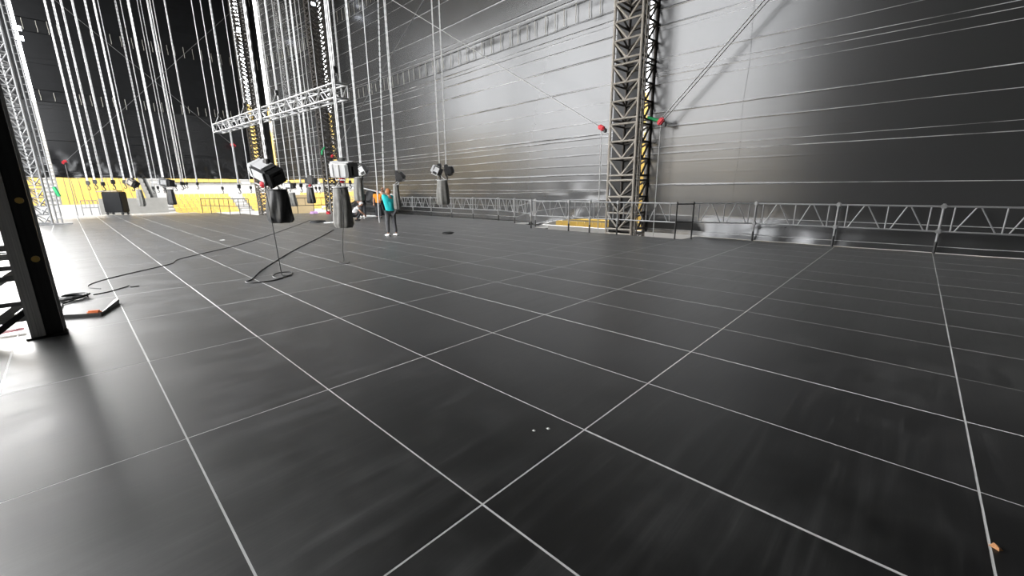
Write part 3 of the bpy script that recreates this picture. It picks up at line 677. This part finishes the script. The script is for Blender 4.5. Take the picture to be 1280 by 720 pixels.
    skin_obj('trousers', [J3[n] for n in n3], [(i3[a], i3[b]) for a, b in (('pelvis', 'hil'), ('hil', 'knl'), ('knl', 'al'), ('pelvis', 'hir'), ('hir', 'knr'), ('knr', 'ar'))], [(.16, .135), .112, .080, .068, .112, .080, .068], legs, t)
    for a_, f_ in (('anl', J.get('fl', (0, 1, 0))), ('anr', J.get('fr', (0, 1, 0)))):
        p = V(a_); f = Vector(f_).normalized()
        sh = MB(); q = [p + f * s + Vector((0, 0, dz)) for s, dz in ((-.075, -p.z + .05), (-.03, -p.z + .05), (.06, -p.z + .045), (.14, -p.z + .038), (.185, -p.z + .03))]
        sh.tube(q, [.040, .05, .045, .040, .022], 10); sh.build('shoe', shoe, t, True)
    return t
def stand(**k):
    J = dict(pelvis=(0, 0, .93), waist=(0, .0, 1.10), chest=(0, .0, 1.33), neck=(0, .01, 1.48), head=(0, .02, 1.53), shl=(-.19, 0, 1.40), ell=(-.25, -.02, 1.12), wrl=(-.25, .06, .88), shr=(.19, 0, 1.40), elr=(.25, -.02, 1.12), wrr=(.25, .06, .88),
             hil=(-.10, 0, .86), knl=(-.11, .02, .48), anl=(-.12, -.02, .085), hir=(.10, 0, .86), knr=(.11, .02, .48), anr=(.12, -.02, .085)); J.update(k); return J
# camera-right is (.69,-.72); facing left in the picture and a little away
person('person in turquoise shirt, dark trousers and white shoes reaching up to pull a chain', (8.96, 12.66, 0), math.radians(8), stand(
    shl=(-.17, .06, 1.42), ell=(-.16, .24, 1.60), wrl=(-.10, .27, 1.66), shr=(.18, .02, 1.42), elr=(.12, .20, 1.50), wrr=(-.02, .26, 1.62), head=(0, .03, 1.54), face=(-.2, .9, .15),
    hil=(-.09, .05, .86), knl=(-.10, .08, .48), anl=(-.11, .06, .085), hir=(.10, -.04, .86), knr=(.11, -.05, .47), anr=(.13, -.10, .085)), 'shirt', 'gtrousers', 'shoe', 'hair')
person('person in orange shirt and dark trousers standing behind the turquoise shirted one', (13.72, 22.14, 0), math.radians(150), stand(ell=(-.27, .06, 1.14), wrl=(-.18, .26, 1.10)), 'oshirt', 'trousers', 'bshoe', 'bhair')
person('crouching person in white shirt and cap right of the long grey bag', (11.9, 21.42, 0), math.radians(-120), stand(
    pelvis=(0, -.12, .36), waist=(0, -.06, .52), chest=(0, .10, .70), neck=(0, .22, .82), head=(0, .26, .86), face=(0, 1, -.5), shl=(-.18, .10, .74), ell=(-.24, .28, .52), wrl=(-.14, .44, .36), shr=(.18, .10, .74), elr=(.24, .28, .52), wrr=(.12, .44, .34),
    hil=(-.11, -.10, .34), knl=(-.17, .28, .46), anl=(-.15, .02, .085), hir=(.11, -.10, .34), knr=(.17, .26, .44), anr=(.15, .0, .085)), 'wshirt', 'trousers', 'bshoe', 'wshirt', 'cap')
person('person in black clothes and white shoes standing below the slim grey hoist bag', (13.1, 22.9, 0), math.radians(120), stand(ell=(-.22, .16, 1.15), wrl=(-.10, .36, 1.02), elr=(.22, .16, 1.15), wrr=(.05, .38, 1.05), head=(0, .08, 1.52), face=(0, 1, -.4)), 'bshirt', 'trousers', 'shoe', 'bhair')
pc = thing('pulled_chain', 'chain held in the raised hands of the turquoise shirted person', 'chain', (8.92, 12.95, 1.28))
top = Vector((11.7, 16.05, ROOF - .08)) - Vector((8.92, 12.95, 1.28))
b = MB(); n = 200
for k in range(n):
    p = top * ((k + .5) / n); b.box(p, ((.05, .02, .12) if k % 2 else (.02, .05, .12)), top.to_track_quat('Z', 'Y').to_matrix())
b.build('chain', 'chain', pc)
sc = thing('slack_chain', 'thin slack chain reaching the deck left of the orange shirted person', 'chain', (11.95, 18.95, 0))
b = MB(); pts = [Vector((0, 0, .0)), Vector((.02, .05, .35)), Vector((.12, .2, 1.1)), Vector((.28, .44, 2.33)), Vector((.55, .9, 6.5)), Vector((.7, 1.1, ROOF - .02))]
b.tube(smooth_path(pts, 8), .024, 6).build('chain', 'chain', sc)

# ================================================================== THINGS ON THE DECK
def cable(label, pts, r=.013, coil=None):
    o = MB().tube(smooth_path([(x, y, r) for x, y in pts], 6), r, 6).build('cable', 'cable'); return tag(o, label, 'cable')
cable('long black cable winding over the deck from the far hoists to the black support tower', [(10.4, 24.1), (8.2, 20.4), (6.15, 17.02), (4.35, 14.24), (2.9, 12.6), (2.4, 11.97), (2.22, 11.4), (1.9, 11.0), (1.2, 10.3), (.80, 9.75), (.70, 9.3), (.85, 8.95)], .008)
cable('short black cable end curling away from the coil by the support tower', [(.74, 8.42), (.92, 8.5), (1.12, 8.72), (1.24, 8.88), (1.24, 8.72), (1.36, 8.70)], .008)
coil = MB(); pts = []
for k in range(90):
    a = k * .42; r = .17 + .045 * math.sin(k * .37); pts.append((.50 + r * math.cos(a), 8.3 + r * math.sin(a) * 1.05, .014 + .0006 * k))
pts += [(.38, 7.9, .014), (.36, 7.4, .014), (.30, 6.9, .014)]
coil.tube(pts, .012, 6); tag(coil.build('cable_coil', 'cable'), 'coil of black cable lying on the bright deck beside the support tower', 'cable')
cable('thick black cable running diagonally over the deck from the grey bag to the loops', [(8.6, 16.9), (7.2, 14.7), (5.14, 11.61), (4.1, 9.9), (3.35, 8.6), (2.95, 7.75), (2.80, 7.58), (2.88, 7.38), (3.15, 7.3), (3.4, 7.4)], .011)
# loose panel with a bent lifted end
bd = thing('loose_board', 'loose bent deck board with a black edge lying by the support tower', 'board', (.40, 6.9, 0), 0)
def prism(poly, z0, z1, name, matn):
    n = len(poly); b = MB(); zz0 = z0 if isinstance(z0, (list, tuple)) else [z0] * n; zz1 = z1 if isinstance(z1, (list, tuple)) else [z1] * n
    b.add([(x, y, zz0[i]) for i, (x, y) in enumerate(poly)] + [(x, y, zz1[i]) for i, (x, y) in enumerate(poly)], [tuple(reversed(range(n))), tuple(range(n, 2 * n))] + [(i, (i + 1) % n, n + (i + 1) % n, n + i) for i in range(n)])
    return b.build(name, matn, bd)
prism([(-.02, -.06), (.36, -.30), (.52, .30), (.10, .55)], .003, [.055, .045, .05, .055], 'board', 'panel')
prism([(.36, -.30), (.60, .42), (.56, .55), (.50, .30)], .003, [.045, .075, .06, .05], 'bent_end', 'black')
MB().cbox((.30, -.20, .045), (.16, .07, .07), .02, Matrix.Rotation(-.5, 3, 'Z')).build('strap_end', 'orange', bd)
# black case on castors
cs = thing('wheeled_case', 'black boxy flight case on castors standing at the far back left of the deck', 'case', (3.3, 43.3, 0), RZ)
MB().cbox((0, 0, .95), (1.45, .6, 1.55), .05).build('case_body', 'tarp_matt', cs); MB().cbox((-.12, 0, 1.78), (1.25, .55, .08), .02).build('lid', 'grey', cs)
for sx in (-.58, .58):
    for sy in (-.24, .24): MB().tube([(sx, sy - .04, .09), (sx, sy + .04, .09)], .09, 10).build('castor', 'black', cs)
    piece('caster_bracket', (sx, 0, .1), (sx, 0, .2), .1, 'grey', cs, 'box')
piece('handle', (-1.05, -.3, 1.75), (-.6, -.3, 1.75), .06, 'grey', cs)
def small_fence(label, a, b, n, top=1.15, matname='black', lean=.0):
    A = Vector((*a, 0)); D = Vector((*b, 0)) - A; t = thing('edge_fence', label, 'fence', A)
    for k in range(n + 1): p = D * k / n; piece('post', p + Vector((0, 0, 0)), p + Vector((0, 0, top)), .05, matname, t)
    for z in (top, top * .52): piece('rail', (0, 0, z), D + Vector((0, 0, z)), .045, matname, t)
    for k in range(n): p = D * (k + .5) / n; piece('upright', p + Vector((0, 0, top * .52)), p + Vector((0, 0, top)), .03, matname, t)
    return t
small_fence('black edge fence before the yellow seats, left of the nearest black bag', (8.05, 39.6), (9.7, 33.2), 5)
small_fence('thin black edge fence before the tan barrier, right of the nearest black bag', (10.3, 32.4), (14.9, 31.9), 4)
small_fence('pale pipe fence left of the wheeled black case', (1.4, 43.4), (2.3, 43.6), 2, 1.1, 'grey')
# floor scraps
def scrap(label, pts, matn, cat, h=.01, name='scrap'):
    n = len(pts); b = MB(); cx = sum(p[0] for p in pts) / n; cy = sum(p[1] for p in pts) / n
    b.add([(x, y, .002) for x, y in pts] + [(cx + (x - cx) * .8, cy + (y - cy) * .8, h * (.6 + .4 * math.sin(i * 2.1))) for i, (x, y) in enumerate(pts)] + [(cx, cy, h)],
          [tuple(reversed(range(n)))] + [(i, (i + 1) % n, n + (i + 1) % n, n + i) for i in range(n)] + [(n + i, n + (i + 1) % n, 2 * n) for i in range(n)])
    return tag(b.build(name, matn), label, cat)
def blob(x, y, r, k=6, sx=1., sy=1.): return [(x + sx * r * (.8 + .3 * math.sin(i * 1.9)) * math.cos(6.283 * i / k), y + sy * r * (.8 + .3 * math.cos(i * 2.7)) * math.sin(6.283 * i / k)) for i in range(k)]
scrap('tiny white paper scrap on a black panel, left of the seam crossing', blob(2.74, .26, .016), 'paper', 'scrap', .006)
scrap('tiny white paper scrap on a black panel, right of its twin', blob(2.83, .20, .018), 'paper', 'scrap', .006)
scrap('curled brown dry leaf on the deck at the lower right', blob(3.5, -2.02, .026, 7), 'leaf', 'leaf', .016, 'leaf')
cc = MB(); pts = [(10.86 + .20 * math.cos(k * .5) * (1 + .2 * math.sin(k * .31)), 11.69 + .2 * math.sin(k * .5), .014 + .001 * k) for k in range(40)]
cc.tube(pts, .014, 6); tag(cc.build('cable_coil', 'cable'), 'small coil of black cable on the deck below the paired hoists', 'cable')
scrap('white cloth lying on the deck behind the crouching person', blob(14.3, 24.9, .55, 8, 1, 1.6), 'paper', 'cloth', .06, 'cloth')
scrap('pale plastic sheet crumpled on the deck left of the long grey bag', blob(10.3, 21.2, .35, 8, 1, 1.3), 'paper', 'sheet', .05, 'sheet')
scrap('dark tool heap on the deck left of the long grey bag', blob(10.0, 22.0, .45, 8), 'black', 'tools', .12, 'tool_heap')
scrap('small lilac cloth bundle by the far deck edge fence', blob(13.4, 31.2, .30, 8), 'purple', 'cloth', .18, 'cloth')
scrap('red cloth bundle on the deck before the far slit tower', blob(13.9, 29.8, .22, 7), 'red', 'cloth', .2, 'cloth')
scrap('pale paper flat on the deck near the long winding cable', blob(4.3, 16.3, .12, 6), 'paper', 'paper', .01, 'paper')
# crumpled black tarpaulin heap by the end of the right wall
hp = MB(); rows = []
for i in range(17):
    v = i / 16; row = []
    for j in range(25):
        u = j / 24; x = 14.9 + 1.0 * v; y = 24.6 + 6.2 * u
        z = (1.35 * v ** .8 + .06) * (.35 + .65 * math.sin(math.pi * min(1, u * .9 + .12))) * (1 + .35 * nz(u * 4, v * 3, 3)) + .08 * nz(u * 11, v * 9, 5)
        if i == 0 or j in (0, 24): z = .01
        row.append((x + .15 * nz(u * 5, v * 5, 1), y, max(.008, z)))
    rows.append(row)
tag(hp.grid(rows).build('tarpaulin_heap', 'tarp_matt', None, True), 'crumpled black tarpaulin heaped at the deck edge behind the standing people', 'tarpaulin')
pp = MB().tube([(14.6, 27.6, 2.05), (16.4, 24.6, 1.3)], .05, 8).build('pole', 'alu'); tag(pp, 'pale sloping pole leaning on the guard rail behind the people', 'pole')

# ================================================================== OUTSIDE: STADIUM
def grandstand(label, origin, ang, length, rows, run, rise, z0, aisle=9., seat=.55, wall=None, depth=.42):
    t = thing('grandstand', label, 'grandstand', (origin[0], origin[1], 0), ang)
    st = MB(); se = MB(); ai = MB()
    for k in range(rows):
        z = z0 + k * rise; st.box((length / 2, (k + .5) * run, z / 2 + GR / 2 - .25), (length, run, z - GR + .0))
        x = .4; i = 0
        zt = z + (GR / 2 - .25 + z / 2 - z / 2) * 0
        top_ = z / 2 + GR / 2 - .25 + (z - GR) / 2
        while x < length - .4:
            if (x % aisle) > 1.3:
                se.box((x, k * run + run * .50, top_ + .20), (seat * .9, .34, .07)); se.box((x, k * run + run * .72, top_ + .42), (seat * .9, .06, .42))
            x += seat
        n = int((length - 1.6) / aisle)
        for i in range(n + 1): ai.box((i * aisle + .65, k * run + run * .25, top_ + rise * .25), (1.1, run * .5, rise * .5))
    st.build('terrace', 'concrete', t); o = se.build('seats', 'yellow', t); o['kind'] = 'stuff'; o = ai.build('aisle_steps', 'white', t); o['kind'] = 'stuff'
    if wall: MB().box((length / 2, -.15, (z0 + GR) / 2 + wall / 2), (length, .25, z0 - GR + wall)).build('parapet', 'white', t)
    return t
grandstand('lower tier of yellow stadium seats below the white barrier wall', (8.4, 62, 0), 0, 36, 6, .9, .40, -1.0, 8, .55, .1)
bw = MB().box((19, 68.2, .3), (20.5, .4, 4.4)).build('barrier_wall', 'white'); tag(bw, 'long white barrier wall between the two tiers of yellow seats', 'wall')
grandstand('upper tier of yellow stadium seats above the white barrier wall', (8.4, 69, 0), 0, 60, 30, .9, .52, 3.0, 10, .62)
grandstand('yellow stadium seats behind the black case, sloping down to the field', (-55, 65, 0), math.radians(0), 63, 32, .9, .46, .3, 9, .6, .1)
hb = MB().box((-14, 45, 1.0), (.3, 36, 5.8)).build('unseen_dark_hoarding', 'black'); tag(hb, 'unseen black hoarding added on the field to darken reflections in the right wall', 'hoarding')  # out of view, added to darken the low reflections in the right tarpaulin
cb = MB().box((5.8, 60.6, -.45), (5.6, .5, 3.0)).build('concrete_wall', 'concrete'); tag(cb, 'pale grey concrete wall outside, behind the two hoists at far left', 'wall')
grandstand('yellow stadium seats outside the right tarpaulin', (24, 58, 0), math.radians(-90), 88, 26, .9, .50, -.9, 10, .62, .1)
grandstand('far stadium stand of yellow seats across the field to the left', (-95, -60, 0), math.radians(90), 150, 26, 1.0, .5, 1.0, 12, .8, .2)
tb = MB().box((19, 52, -.4), (5, .3, 3.2)).build('crowd_barrier', 'tan'); tag(tb, 'tan covered barrier outside the corner beyond the far fence', 'barrier')
